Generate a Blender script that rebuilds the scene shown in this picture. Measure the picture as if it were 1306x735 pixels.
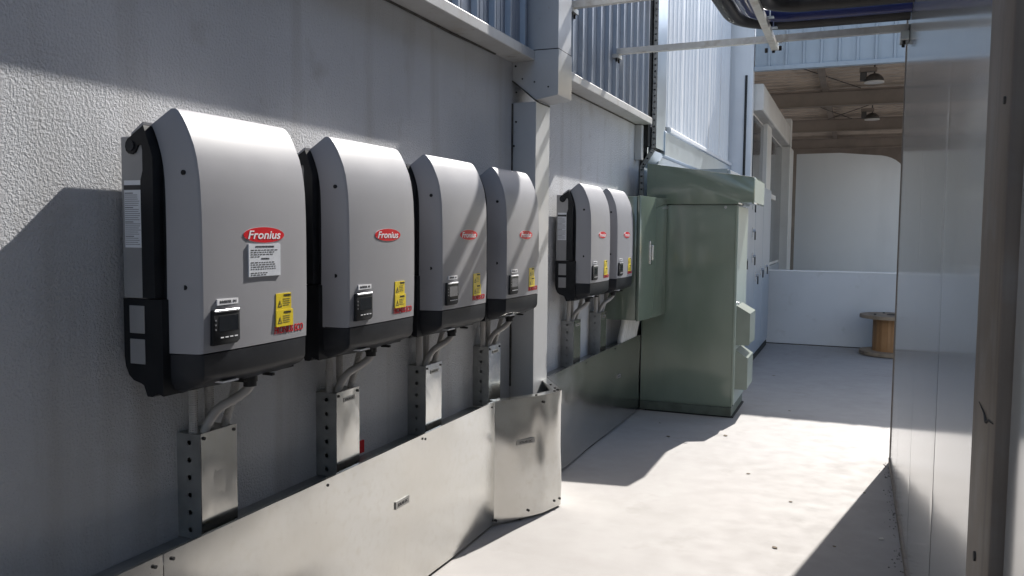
import bpy, bmesh, math, random
from mathutils import Vector, Matrix
R = math.radians
random.seed(7)
scene = bpy.context.scene
for o in list(bpy.data.objects): bpy.data.objects.remove(o)
COL = scene.collection

# ------------------------------------------------------------------ camera, sky, sun, exposure
cam_d = bpy.data.cameras.new('camera'); cam = bpy.data.objects.new('camera', cam_d); COL.objects.link(cam)
yaw, pitch, roll = 0.39174, -0.06769, 0.00904
cyw, syw, cp, sp = math.cos(yaw), math.sin(yaw), math.cos(pitch), math.sin(pitch)
fw = Vector((-syw*cp, cyw*cp, sp)); rt = Vector((cyw, syw, 0)); up = rt.cross(fw)
cr, sr = math.cos(roll), math.sin(roll)
rt, up = rt*cr + up*sr, up*cr - rt*sr
M = Matrix((rt, up, -fw)).transposed().to_4x4(); M.translation = (1.7644, 0, 1.4808)
cam.matrix_world = M
cam_d.sensor_width = 36; cam_d.lens = 36*1058.1/1306; cam_d.clip_end = 600; cam_d.clip_start = 0.02
scene.camera = cam

SUN = Vector((0.21, 1.0, 0.92)).normalized()
EL = math.asin(SUN.z); AZ = math.atan2(SUN.x, SUN.y)
w = bpy.data.worlds.new('World'); scene.world = w; w.use_nodes = True
nt = w.node_tree; bgn = nt.nodes['Background']
sky = nt.nodes.new('ShaderNodeTexSky'); sky.sky_type = 'NISHITA'; sky.sun_disc = False
sky.sun_elevation = EL; sky.sun_rotation = AZ; sky.air_density = 1.0; sky.dust_density = 1.3; sky.ozone_density = 1.0
nt.links.new(sky.outputs[0], bgn.inputs[0]); bgn.inputs[1].default_value = 0.122
sd = bpy.data.lights.new('sun', 'SUN'); sd.energy = 4.9; sd.angle = R(0.53); sd.color = (1.0, 0.965, 0.915)
so = bpy.data.objects.new('sun', sd); COL.objects.link(so); so.rotation_euler = SUN.to_track_quat('Z', 'Y').to_euler(); so.location = (3, 12, 12)
scene.view_settings.view_transform = 'Standard'; scene.view_settings.look = 'None'
scene.view_settings.exposure = 0.9; scene.view_settings.gamma = 1.0
scene.render.engine = 'CYCLES'
scene.cycles.use_denoising = True
scene.cycles.max_bounces = 8; scene.cycles.diffuse_bounces = 5; scene.cycles.glossy_bounces = 5

# ------------------------------------------------------------------ materials
def mat(name, col, rough=0.5, metal=0.0, var=None, bumps=(), rvar=0.0, spec=0.5, coat=0.0, streak=None, spots=None):
    """var=(colour2, scale, contrast lo, hi); bumps=[(kind, scale, distance, strength)]; world-space coordinates"""
    m = bpy.data.materials.new(name); m.use_nodes = True
    t = m.node_tree; N = t.nodes; L = t.links; b = N['Principled BSDF']
    b.inputs['Base Color'].default_value = (*col, 1); b.inputs['Roughness'].default_value = rough
    b.inputs['Metallic'].default_value = metal; b.inputs['Specular IOR Level'].default_value = spec
    b.inputs['Coat Weight'].default_value = coat; b.inputs['Coat Roughness'].default_value = 0.08
    geo = N.new('ShaderNodeNewGeometry'); pos = geo.outputs['Position']
    def noise(scale, detail=4, vec=None, rough_=0.55):
        n = N.new('ShaderNodeTexNoise'); n.inputs['Scale'].default_value = scale; n.inputs['Detail'].default_value = detail
        n.inputs['Roughness'].default_value = rough_
        L.new(vec or pos, n.inputs['Vector']); return n.outputs['Fac']
    def ramp(fac, lo, hi):
        r = N.new('ShaderNodeMapRange'); r.inputs[1].default_value = lo; r.inputs[2].default_value = hi
        L.new(fac, r.inputs[0]); return r.outputs[0]
    cur = None
    def mixin(fac, c2):
        nonlocal cur
        mx = N.new('ShaderNodeMix'); mx.data_type = 'RGBA'
        L.new(fac, mx.inputs[0])
        if cur is None: mx.inputs[6].default_value = (*col, 1)
        else: L.new(cur, mx.inputs[6])
        mx.inputs[7].default_value = (*c2, 1); cur = mx.outputs[2]
    for v in (var if isinstance(var, list) else [var] if var else []):
        mixin(ramp(noise(v[1]), v[2], v[3]), v[0])
    if streak:            # (colour, horizontal scale, vertical scale, lo, hi)
        mp = N.new('ShaderNodeMapping'); mp.inputs['Scale'].default_value = (streak[1], streak[1], streak[2]); L.new(pos, mp.inputs[0])
        mixin(ramp(noise(1.0, 5, mp.outputs[0]), streak[3], streak[4]), streak[0])
    if spots:             # (colour, scale, threshold)
        mixin(ramp(noise(spots[1], 2), spots[2], spots[2]+0.05), spots[0])
    if cur: L.new(cur, b.inputs['Base Color'])
    if rvar:
        a = N.new('ShaderNodeMapRange'); a.inputs[3].default_value = max(0.02, rough-rvar); a.inputs[4].default_value = rough+rvar
        a.inputs[1].default_value = 0.3; a.inputs[2].default_value = 0.7
        L.new(noise(9, 6), a.inputs[0]); L.new(a.outputs[0], b.inputs['Roughness'])
    prev = None
    for kind, sc, dist, st in bumps:
        if kind == 'vor':
            n = N.new('ShaderNodeTexVoronoi'); n.inputs['Scale'].default_value = sc; L.new(pos, n.inputs['Vector']); h = n.outputs['Distance']
        elif kind == 'streak':
            mp = N.new('ShaderNodeMapping'); mp.inputs['Scale'].default_value = (sc, sc, sc*0.04); L.new(pos, mp.inputs[0]); h = noise(1.0, 3, mp.outputs[0])
        else: h = noise(sc, 5 if kind == 'rough' else 2, None, 0.6)
        bp = N.new('ShaderNodeBump'); bp.inputs['Distance'].default_value = dist; bp.inputs['Strength'].default_value = st
        L.new(h, bp.inputs['Height'])
        if prev: L.new(prev, bp.inputs['Normal'])
        prev = bp.outputs[0]
    if prev: L.new(prev, b.inputs['Normal'])
    return m

MT = {}
MT['stucco'] = mat('rough_render', (.60,.605,.62), .85, var=[((.52,.525,.54), 1.1, .35, .7), ((.44,.43,.42), 5, .60, .85), ((.35,.34,.33), 14, .70, .85)], bumps=[('rough', 125, .0095, 1.0), ('rough', 260, .0025, .5)], spec=.25, streak=((.44,.43,.42), 7, .5, .52, .82))
MT['concrete'] = mat('pale_concrete', (.325,.308,.295), .72, var=[((.292,.277,.264), 1.3, .42, .68), ((.335,.32,.307), 3.1, .45, .70), ((.275,.258,.244), .8, .50, .72), ((.315,.299,.285), 8, .52, .72), ((.265,.25,.235), 3.3, .60, .74)], bumps=[('rough', 22, .0012, .10), ('rough', 140, .0014, .35)], rvar=.10, spec=.35, spots=((.22,.20,.18), 38, .765), streak=((.31,.293,.28), 2.5, .3, .5, .75))
MT['galv'] = mat('galvanised_steel', (.61,.615,.60), .19, 1.0, var=[((.575,.565,.53), 2.2, .35, .7), ((.56,.55,.515), 30, .5, .75)], bumps=[('n', 1.7, .012, .2), ('n', 5, .003, .14)], spots=((.36,.35,.32), 60, .75), rvar=.03)
MT['galv_dull'] = mat('dull_galvanised_steel', (.42,.42,.41), .48, .85, var=[((.33,.33,.32), 14, .35, .7)], rvar=.1, bumps=[('rough', 50, .0008, .3)])
MT['galv_bright'] = mat('bright_galvanised_cover', (.54,.61,.69), .32, .8, var=[((.50,.57,.65), 3, .4, .7)], rvar=.03)
MT['rust'] = mat('weathered_strut', (.58,.565,.53), .45, .6, var=[((.40,.34,.27), 9, .52, .8), ((.64,.63,.60), 22, .45, .7)], bumps=[('rough', 60, .001, .3)])
MT['cover'] = mat('light_grey_powder_coat', (.31,.308,.325), .45, bumps=[('rough', 700, .0004, .25)], spec=.4, var=((.292,.29,.306), 3, .4, .7), rvar=.05, streak=((.30,.298,.31), 16, 1.6, .52, .8))
MT['black'] = mat('black_plastic', (.011,.012,.014), .45, var=((.018,.019,.022), 9, .4, .7), spec=.22)
MT['charcoal'] = mat('charcoal_plastic', (.019,.021,.026), .42, var=((.032,.034,.04), 8, .45, .75), spec=.22)
MT['plate'] = mat('grey_mount_metal', (.30,.30,.305), .5, .2, var=((.26,.26,.265), 8, .4, .7))
MT['pvc'] = mat('grey_pvc', (.46,.44,.42), .45, var=((.38,.36,.34), 12, .4, .7))
MT['pvc_white'] = mat('white_pvc', (.68,.66,.63), .4, var=((.58,.56,.53), 9, .4, .7))
MT['gland'] = mat('black_rubber', (.012,.012,.013), .6)
MT['red'] = mat('red_print', (.58,.010,.018), .45, spec=.2)
MT['white'] = mat('white_print', (.78,.78,.80), .45)
MT['paper'] = mat('white_label', (.66,.68,.72), .4, var=((.6,.62,.66), 30, .4, .7))
MT['ink'] = mat('dark_ink', (.03,.03,.035), .5)
MT['greyink'] = mat('grey_ink', (.20,.20,.21), .5)
MT['silver'] = mat('silver_label', (.36,.355,.34), .4, .5)
MT['yellow'] = mat('yellow_label', (.78,.60,.02), .4, var=((.70,.52,.02), 20, .4, .7))
MT['screen'] = mat('display_glass', (.012,.014,.018), .12)
MT['rim'] = mat('silver_trim', (.62,.63,.66), .3, .6)
MT['green'] = mat('green_grey_enamel', (.150,.190,.148), .18, coat=.7, var=[((.160,.200,.158), 1.5, .4, .7)], streak=((.136,.172,.134), 7, .9, .55, .8), bumps=[('n', 1.6, .004, .14)], rvar=.04)
MT['green_lit'] = mat('lit_green_enamel', (.33,.39,.35), .3, coat=.4, var=((.30,.355,.32), 3, .4, .7), )  # paler copy of the cabinet green, with sunlight and glare put into the colour
MT['green_half_lit'] = mat('half_lit_green_enamel', (.20,.235,.20), .3, coat=.4, var=((.18,.21,.18), 5, .4, .7))  # lightened cabinet green, painting the sun that falls on the cowls
MT['green_dk'] = mat('green_plinth', (.085,.105,.085), .5, var=((.06,.07,.055), 9, .45, .7))
MT['blue'] = mat('blue_grey_enamel', (.26,.30,.35), .33, coat=.15, var=((.235,.27,.32), 2, .4, .7))
MT['clad'] = mat('grey_colour_steel', (.30,.325,.37), .34, .25, var=[((.26,.285,.33), 2.5, .4, .7), ((.22,.23,.25), 11, .6, .8)], streak=((.24,.255,.28), 14, .5, .5, .8), rvar=.06)
MT['clad_pale'] = mat('pale_colour_steel', (.70,.72,.75), .42, .05, var=((.65,.67,.70), 2.5, .4, .7), rvar=.05, streak=((.62,.64,.67), 12, .5, .5, .8))
MT['clad_blue'] = mat('blue_grey_fascia_steel', (.33,.38,.43), .5, var=((.30,.345,.39), 2.5, .4, .7), streak=((.27,.31,.35), 9, .5, .52, .8))
MT['flash'] = mat('cream_flashing', (.50,.495,.485), .42, .1, var=[((.44,.43,.415), 4, .4, .7), ((.28,.25,.21), 16, .62, .78)], streak=((.40,.37,.33), 9, .7, .55, .8))
MT['duct'] = mat('grey_boxing', (.50,.505,.515), .38, .1, var=[((.46,.465,.47), 3, .4, .7), ((.36,.34,.31), 14, .7, .82)], bumps=[('n', 3, .002, .15)], rvar=.06)
MT['band'] = mat('blue_white_flashing', (.64,.68,.72), .45, .1, var=((.58,.62,.66), 3, .4, .7))
MT['panelwall'] = mat('cool_room_panel_steel', (.50,.515,.515), .15, .25, var=[((.475,.49,.49), 1.2, .4, .7)], spec=.55, coat=.25, streak=((.47,.48,.475), 5, .15, .45, .85))
MT['jamb'] = mat('dusty_brown_jamb', (.20,.168,.140), .6, .1, var=[((.15,.122,.10), 3, .4, .7), ((.21,.195,.18), 9, .5, .75)], streak=((.10,.088,.08), 22, .8, .5, .8), bumps=[('rough', 35, .0016, .4)])
MT['dark'] = mat('dark_gap', (.012,.012,.012), .8)
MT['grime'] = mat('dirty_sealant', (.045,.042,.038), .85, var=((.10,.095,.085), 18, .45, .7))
MT['roofdk'] = mat('brown_grey_roof_sheet', (.46,.375,.30), .55, var=((.36,.29,.23), 1.5, .4, .7), streak=((.20,.17,.14), 4, 4, .5, .8))
MT['steel_br'] = mat('primed_roof_steel', (.21,.17,.138), .6, var=((.155,.125,.10), 2.5, .4, .7))
MT['ivory'] = mat('ivory_steel', (.60,.585,.56), .5, var=((.52,.50,.475), 2, .4, .7))
MT['whitep'] = mat('white_panel_skin', (.80,.81,.82), .5, var=((.76,.77,.78), .5, .4, .7), streak=((.70,.71,.72), 1.5, .4, .5, .8))
MT['lowwall'] = mat('scuffed_pale_blue_panel', (.47,.49,.52), .5, var=[((.42,.44,.465), 1.4, .45, .75), ((.29,.285,.28), 3.5, .60, .82)])
MT['glass'] = mat('dirty_window_glass', (.055,.06,.065), .09, var=[((.16,.165,.17), 1.8, .45, .7)], spec=.6, rvar=.05)
MT['ply'] = mat('brown_reel_board', (.31,.165,.07), .6, var=((.25,.13,.052), 4, .4, .7), streak=((.20,.10,.035), 18, 1.2, .5, .8))
MT['wood'] = mat('weathered_reel_timber', (.24,.19,.14), .75, var=((.15,.115,.08), 9, .4, .7))
MT['lag'] = mat('black_pipe_lagging', (.014,.013,.013), .5, var=((.024,.022,.021), 12, .4, .7), bumps=[('rough', 18, .003, .3)])
MT['bluepipe'] = mat('blue_pipe', (.012,.020,.105), .3, var=((.018,.027,.14), 8, .4, .7))
MT['chrome'] = mat('chrome_handle', (.55,.56,.58), .2, 1.0)
MT['leaf'] = mat('dry_leaf', (.09,.06,.03), .8)
MT['stone'] = mat('small_stone', (.13,.12,.11), .85)
MT['butt'] = mat('pale_litter', (.55,.52,.46), .8)
MT['lampm'] = mat('grey_lamp_shade', (.07,.065,.06), .5, .3)
MT['lampw'] = mat('pale_lamp_rim', (.5,.48,.45), .4)

# ------------------------------------------------------------------ mesh helpers
ORG = {}
class MB:
    def __init__(s): s.v = []; s.f = []
    def add(s, vs, fs):
        o = len(s.v); s.v += [tuple(p) for p in vs]; s.f += [tuple(i+o for i in f) for f in fs]; return s
    def box(s, x0, x1, y0, y1, z0, z1, bev=0, seg=1):
        if bev <= 0:
            return s.add([(x,y,z) for x in (x0,x1) for y in (y0,y1) for z in (z0,z1)],
                         [(0,1,3,2),(4,6,7,5),(0,4,5,1),(2,3,7,6),(0,2,6,4),(1,5,7,3)])
        bm = bmesh.new(); bmesh.ops.create_cube(bm, size=1)
        for v in bm.verts: v.co = ((x0+x1)/2+v.co.x*(x1-x0), (y0+y1)/2+v.co.y*(y1-y0), (z0+z1)/2+v.co.z*(z1-z0))
        bmesh.ops.bevel(bm, geom=list(bm.edges), offset=bev, segments=seg, affect='EDGES', profile=.5)
        return s.frombm(bm)
    def frombm(s, bm):
        bm.verts.index_update()
        s.add([v.co[:] for v in bm.verts], [[v.index for v in f.verts] for f in bm.faces]); bm.free(); return s
    def prism(s, pts, axis, a, b, bev=0):
        """extrude a 2D polygon along an axis; pts are the two other coordinates in xyz order"""
        n = len(pts)
        def P(p, t):
            q = list(p); q.insert('xyz'.index(axis), t); return q
        vs = [P(p, a) for p in pts] + [P(p, b) for p in pts]
        fs = [tuple(range(n)), tuple(range(2*n-1, n-1, -1))] + [(i, (i+1)%n, n+(i+1)%n, n+i) for i in range(n)]
        if bev:
            bm = bmesh.new(); bv = [bm.verts.new(v) for v in vs]
            for f in fs: bm.faces.new([bv[i] for i in f])
            bmesh.ops.recalc_face_normals(bm, faces=bm.faces)
            bmesh.ops.bevel(bm, geom=list(bm.edges), offset=bev, segments=2, affect='EDGES', profile=.5)
            return s.frombm(bm)
        return s.add(vs, fs)
    def tube(s, path, r, n=10, caps=True):
        path = [Vector(p) for p in path]; rs = r if isinstance(r, (list,tuple)) else [r]*len(path)
        vs = []; fs = []
        d0 = (path[1]-path[0]).normalized(); u = d0.orthogonal().normalized()
        for i, p in enumerate(path):
            d = (path[min(i+1,len(path)-1)] - path[max(i-1,0)]).normalized()
            u = (u - d*u.dot(d)).normalized(); q = d.cross(u)
            for k in range(n):
                a = 2*math.pi*k/n; vs.append(p + (u*math.cos(a) + q*math.sin(a))*rs[i])
        for i in range(len(path)-1):
            for k in range(n): fs.append((i*n+k, i*n+(k+1)%n, (i+1)*n+(k+1)%n, (i+1)*n+k))
        if caps: fs += [tuple(range(n-1,-1,-1)), tuple(range((len(path)-1)*n, len(path)*n))]
        return s.add(vs, fs)
    def cyl(s, p, d, r, n=12, r2=None):
        p = Vector(p); return s.tube([p, p+Vector(d)], [r, r2 if r2 is not None else r], n)
    def grid(s, fn, nu, nv):
        vs = [fn(i/nu, j/nv) for i in range(nu+1) for j in range(nv+1)]
        return s.add(vs, [(i*(nv+1)+j, (i+1)*(nv+1)+j, (i+1)*(nv+1)+j+1, i*(nv+1)+j+1) for i in range(nu) for j in range(nv)])
    def holes(s, o, U, V, nu, r, t):
        """strip of nu cells along U (cell vector) and across V with a real round hole in each; t = thickness vector"""
        o, U, V, t = Vector(o), Vector(U), Vector(V), Vector(t); K = 12
        uh, vh = U.normalized(), V.normalized()
        for i in range(nu):
            c = o + U*(i+.5) + V*.5; out = []; inn = []
            for k in range(K):
                a = 2*math.pi*(k+.5)/K; ca, sa = math.cos(a), math.sin(a)
                m = max(abs(ca)/(U.length/2), abs(sa)/(V.length/2)); out.append(c + (uh*ca + vh*sa)/m)
                inn.append(c + uh*ca*r + vh*sa*r)
            cs = [c+U*sx*.5+V*sy*.5 for sx, sy in ((1,1),(-1,1),(-1,-1),(1,-1))]
            vs = out + inn + [p+t for p in inn] + cs
            fs = [(k, (k+1)%K, K+(k+1)%K, K+k) for k in range(K)] + [(K+k, K+(k+1)%K, 2*K+(k+1)%K, 2*K+k) for k in range(K)]
            for q, (sx, sy) in enumerate(((1,1),(-1,1),(-1,-1),(1,-1))):
                # fill the corner between the two outline points nearest it
                for k in range(K):
                    a1 = 2*math.pi*(k+.5)/K; a2 = 2*math.pi*(k+1.5)/K; ac = math.atan2(sy*V.length, sx*U.length) % (2*math.pi)
                    if a1 <= ac <= a2 or a1 <= ac+2*math.pi <= a2: fs.append((k, 3*K+q, (k+1)%K))
            s.add(vs, fs)
        return s
    def build(s, name, m, parent=None, angle=32, recalc=True):
        me = bpy.data.meshes.new(name); org = ORG.get(parent, Vector((0,0,0))) if parent else Vector((0,0,0))
        loc = None
        if parent is None:
            xs = [p[0] for p in s.v]; ys = [p[1] for p in s.v]; zs = [p[2] for p in s.v]
            org = Vector(((min(xs)+max(xs))/2, (min(ys)+max(ys))/2, min(zs)))
        me.from_pydata([Vector(p)-org for p in s.v], [], s.f)
        if recalc:
            bm = bmesh.new(); bm.from_mesh(me); bmesh.ops.recalc_face_normals(bm, faces=bm.faces); bm.to_mesh(me); bm.free()
        me.polygons.foreach_set('use_smooth', [True]*len(me.polygons)); me.set_sharp_from_angle(angle=R(angle))
        me.materials.append(MT[m]); o = bpy.data.objects.new(name, me); COL.objects.link(o)
        if parent: o.parent = parent
        else: o.location = org
        ORG[o] = org
        return o
def tag(o, label=None, cat=None, group=None, kind=None):
    if label: o['label'] = label
    if cat: o['category'] = cat
    if group: o['group'] = group
    if kind: o['kind'] = kind
    return o
def thing(name, label, cat, loc, group=None):
    o = bpy.data.objects.new(name, None); COL.objects.link(o); o.location = loc; o.empty_display_size = .1
    ORG[o] = Vector(loc); return tag(o, label, cat, group)
def B(name, m, parent, *a, **k): return MB().box(*a, **k).build(name, m, parent)
KIDS = {}
def copy_tree(o, parent=None):
    c = o.copy(); COL.objects.link(c)
    if parent: c.parent = parent
    for ch in [q for q in bpy.data.objects if q.parent == o]: copy_tree(ch, c)
    return c
_tc = {}
def text_mesh(txt, bold=0.0, shear=0.0):
    k = (txt, bold, shear)
    if k not in _tc:
        cu = bpy.data.curves.new('lettering', 'FONT'); cu.body = txt; cu.size = 1; cu.shear = shear; cu.offset = bold; cu.resolution_u = 3; cu.extrude = .01
        ob = bpy.data.objects.new('lettering', cu); COL.objects.link(ob)
        dg = bpy.context.evaluated_depsgraph_get(); me = ob.evaluated_get(dg).to_mesh()
        vs = [v.co.copy() for v in me.vertices]; fs = [tuple(p.vertices) for p in me.polygons]
        ob.evaluated_get(dg).to_mesh_clear(); bpy.data.objects.remove(ob); bpy.data.curves.remove(cu)
        x0 = min(v.x for v in vs); x1 = max(v.x for v in vs); y0 = min(v.y for v in vs); y1 = max(v.y for v in vs)
        _tc[k] = ([((v.x-x0)/(x1-x0), (v.y-y0)/(y1-y0), v.z/.01) for v in vs], fs)
    return _tc[k]
def text_on(mb, txt, o, u, v, n, wd, ht, bold=0.0, shear=0.0, th=.0006):
    """lettering filling wd x ht from corner o along u, up v, raised along n"""
    vs, fs = text_mesh(txt, bold, shear); o, u, v, n = Vector(o), Vector(u), Vector(v), Vector(n)
    return mb.add([o + u*(a*wd) + v*(b*ht) + n*(c*th) for a, b, c in vs], fs)
YU, ZU, XN = (0,1,0), (0,0,1), (1,0,0)
def ellipse(mb, c, ry, rz, t, n=40):
    return mb.tube([(c[0], c[1], c[2]), (c[0]+t, c[1], c[2])], 1, n) if False else mb.add(
        [(c[0]+d, c[1]+ry*math.cos(2*math.pi*k/n), c[2]+rz*math.sin(2*math.pi*k/n)) for d in (0, t) for k in range(n)],
        [tuple(range(n-1,-1,-1)), tuple(range(n, 2*n))] + [(k, (k+1)%n, n+(k+1)%n, n+k) for k in range(n)])
def smooth_path(pts, k=8):
    pts = [Vector(p) for p in pts]; P = [2*pts[0]-pts[1]] + pts + [2*pts[-1]-pts[-2]]; out = []
    for i in range(1, len(P)-2):
        a, b, c, d = P[i-1], P[i], P[i+1], P[i+2]
        for j in range(k):
            t = j/k; out.append(.5*((2*b) + (c-a)*t + (2*a-5*b+4*c-d)*t*t + (3*b-a-3*c+d)*t**3))
    return out + [pts[-1]]
def sn(*a):   # cheap smooth pseudo noise
    x, y = a; return math.sin(1.7*x+.9*math.sin(2.3*y+1))*.5 + math.sin(3.1*y+1.3*math.sin(1.9*x))*.3 + math.sin(5.3*x+4.1*y)*.2

# ------------------------------------------------------------------ ground
tag(MB().grid(lambda u, v: (-60+120*u, -60+120*v, 0), 24, 24).build('concrete_pavement', 'concrete'), 'pale concrete pavement of the narrow yard', kind='structure')

# ------------------------------------------------------------------ left building
bl = thing('building', 'long grey building with rough rendered wall below ribbed metal cladding', 'building', (0, 3, 0))
B('rendered_wall', 'stucco', bl, -.25, 0, -9, 7.45, 0, 2.47)
def clad(name, m, parent, x, y0, y1, z0, z1, pitch=.2, rib=.018, h=.026, toe=.010):
    """ribbed sheet facing +x"""
    pr = [(x-.004, y0)]; y = y0 + pitch/2
    out = [(x, y0)]
    while y + rib < y1:
        out += [(x, y-toe), (x+h, y), (x+h, y+rib), (x, y+rib+toe)]
        for q in (1/3., 2/3.):
            yy = y+rib+toe + (pitch-rib-2*toe)*q
            if yy+.008 < y1: out += [(x, yy-.008), (x+.003, yy-.004), (x+.003, yy+.004), (x, yy+.008)]
        y += pitch
    out.append((x, y1))
    n = len(out); mb = MB()
    mb.add([(p[0], p[1], z) for z in (z0, z1) for p in out], [(i, i+1, n+i+1, n+i) for i in range(n-1)])
    return mb.build(name, m, parent, angle=15, recalc=False)
y = -2.95
while y < 7.0:
    y2 = min(y+.8, 7.03)
    if not (y > 4.2 and y2 < 4.5): clad('cladding_sheet', 'clad', bl, .085 + random.uniform(0,.003), y, y2, 2.445, 5.6)
    y = y2
for a, b in ((-3.0, 4.06), (4.064, 4.247), (4.475, 7.04)):
    MB().prism([(.0,2.400),(.128,2.404),(.131,2.408),(.131,2.452),(.128,2.456),(.10,2.468),(.055,2.47),(0,2.47)], 'y', a, b).build('flashing_ledge', 'flash', bl)
MB().tube([(.006, y*.25, 2.396+.004*sn(y,1)) for y in range(-12, 17)], .006, 6).build('sealant_bead', 'grime', bl)
MB().tube([(.006, 4.48+y*.43, 2.397) for y in range(0, 7)], .005, 6).build('sealant_bead', 'grime', bl)
B('gap_shadow', 'dark', bl, .0, .098, 7.045, 7.135, 2.22, 5.6)  # black strip painting the shadow in the gap beside the tray
B('end_bracket', 'duct', bl, .0, .06, 6.97, 7.04, 2.10, 2.395, bev=.003)
# further section of the same building: pale cladding, flashing band and white wall
B('white_wall', 'band', bl, -.25, .10, 7.46, 11.62, 0, 2.17)
MB().prism([(.0,2.172),(.152,2.175),(.156,2.18),(.156,2.385),(.145,2.40),(.0,2.44)], 'y', 7.46, 11.6).build('flashing_band', 'galv_bright', bl)
MB().prism([(.13,2.392),(.172,2.395),(.176,2.40),(.176,2.432),(.168,2.44),(.13,2.455)], 'y', 7.6, 11.6).build('flashing_ledge', 'clad_pale', bl)
y = 7.50
while y < 11.5:
    y2 = min(y+.8, 11.58); clad('cladding_sheet', 'clad_pale', bl, .135 + random.uniform(0,.002), y, y2, 2.44, 6.2, .19, .028, .009, .012); y = y2
B('sheet_backing', 'clad', bl, -.2, .08, -3, 11.6, 2.48, 5.59)
B('corner_column', 'clad_pale', bl, .0, .42, 11.64, 11.80, 0, 6.2, bev=.004)
tag(MB().tube([(.335,11.625,2.0),(.335,11.625,3.6)], .016, 8).build('cable', 'gland'), 'thin black cable running up the pale corner column', 'cable')

# ------------------------------------------------------------------ boxed downpipe
dp = thing('downpipe_boxing', 'grey sheet metal boxing around the downpipe between the two inverter groups', 'downpipe boxing', (.07, 4.36, 0))
B('lower_box', 'duct', dp, .002, .14, 4.25, 4.47, .02, 2.185, bev=.002)
MB().prism([(.001,2.30),(.138,2.195),(.262,2.215),(.266,2.222),(.266,2.457),(.001,2.457)], 'y', 4.249, 4.473).build('transition_box', 'duct', dp)
B('upper_box', 'duct', dp, .06, .262, 4.252, 4.47, 2.461, 5.7, bev=.002)
B('joint_strip', 'dark', dp, .05, .2645, 4.2505, 4.4715, 2.4565, 2.4615)
MB().tube([(.003,4.247,.62+ i*.12) for i in range(14)], [.005+.003*random.random() for i in range(14)], 6).build('sealant_bead', 'grime', dp)
MB().tube([(.002,4.246,2.302),(.06,4.246,2.256),(.138,4.246,2.192),(.141,4.30,2.186),(.141,4.46,2.187)], .0045, 6).build('sealant_bead', 'grime', dp)
for z in (1.95, 2.08, 2.24, 2.38): MB().cyl((.010+.016*math.sin(z*40)**2, 4.247, z), (0,-.005,0), .0055, 8).build('screw', 'dark', dp)
for x, z in ((.06,2.31),(.13,2.29),(.21,2.26)): MB().cyl((x, 4.248, z), (0,-.003,0), .0045, 8).build('screw', 'dark', dp)

# ------------------------------------------------------------------ inverters
FR = [(.2405,1.163),(.2425,1.22),(.2435,1.28),(.2435,1.36),(.2435,1.44),(.2425,1.52),(.2395,1.59),(.2355,1.625),(.2295,1.66),(.221,1.69),(.2105,1.715),(.200,1.738),(.186,1.762),(.172,1.779),(.163,1.785)]
RE = [(.1545,1.163),(.1550,1.22),(.1555,1.28),(.1565,1.36),(.1570,1.44),(.1570,1.52),(.1560,1.58),(.1545,1.61),(.1510,1.640),(.1465,1.662),(.141,1.682),(.135,1.70),(.128,1.717),(.121,1.732),(.114,1.745)]
def frontx(z):
    for (x0,z0),(x1,z1) in zip(FR, FR[1:]):
        if z0 <= z <= z1: return x0+(x1-x0)*(z-z0)/(z1-z0)
    return FR[0][0]
def fx(yl, z): t = max(0, min(1, yl/.432)); return frontx(z) + .006*4*t*(1-t)
def wrap(mb, t=.0):
    mb.v = [(p[0] + fx(p[1], p[2]) + t, p[1], p[2]) for p in mb.v]; return mb
def badge_disc(c, ry, rz, t, n=44):
    mb = MB(); vs = [(t, c[0], c[1])]; fs = []
    for q in (.5, 1.0): vs += [(t, c[0]+q*ry*math.cos(2*math.pi*k/n), c[1]+q*rz*math.sin(2*math.pi*k/n)) for k in range(n)]
    vs += [(0, c[0]+ry*math.cos(2*math.pi*k/n), c[1]+rz*math.sin(2*math.pi*k/n)) for k in range(n)]
    for k in range(n):
        j = (k+1) % n; fs += [(0, 1+k, 1+j), (1+k, 1+n+k, 1+n+j, 1+j), (1+n+k, 1+2*n+k, 1+2*n+j, 1+n+j)]
    return wrap(mb.add(vs, fs))
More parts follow.
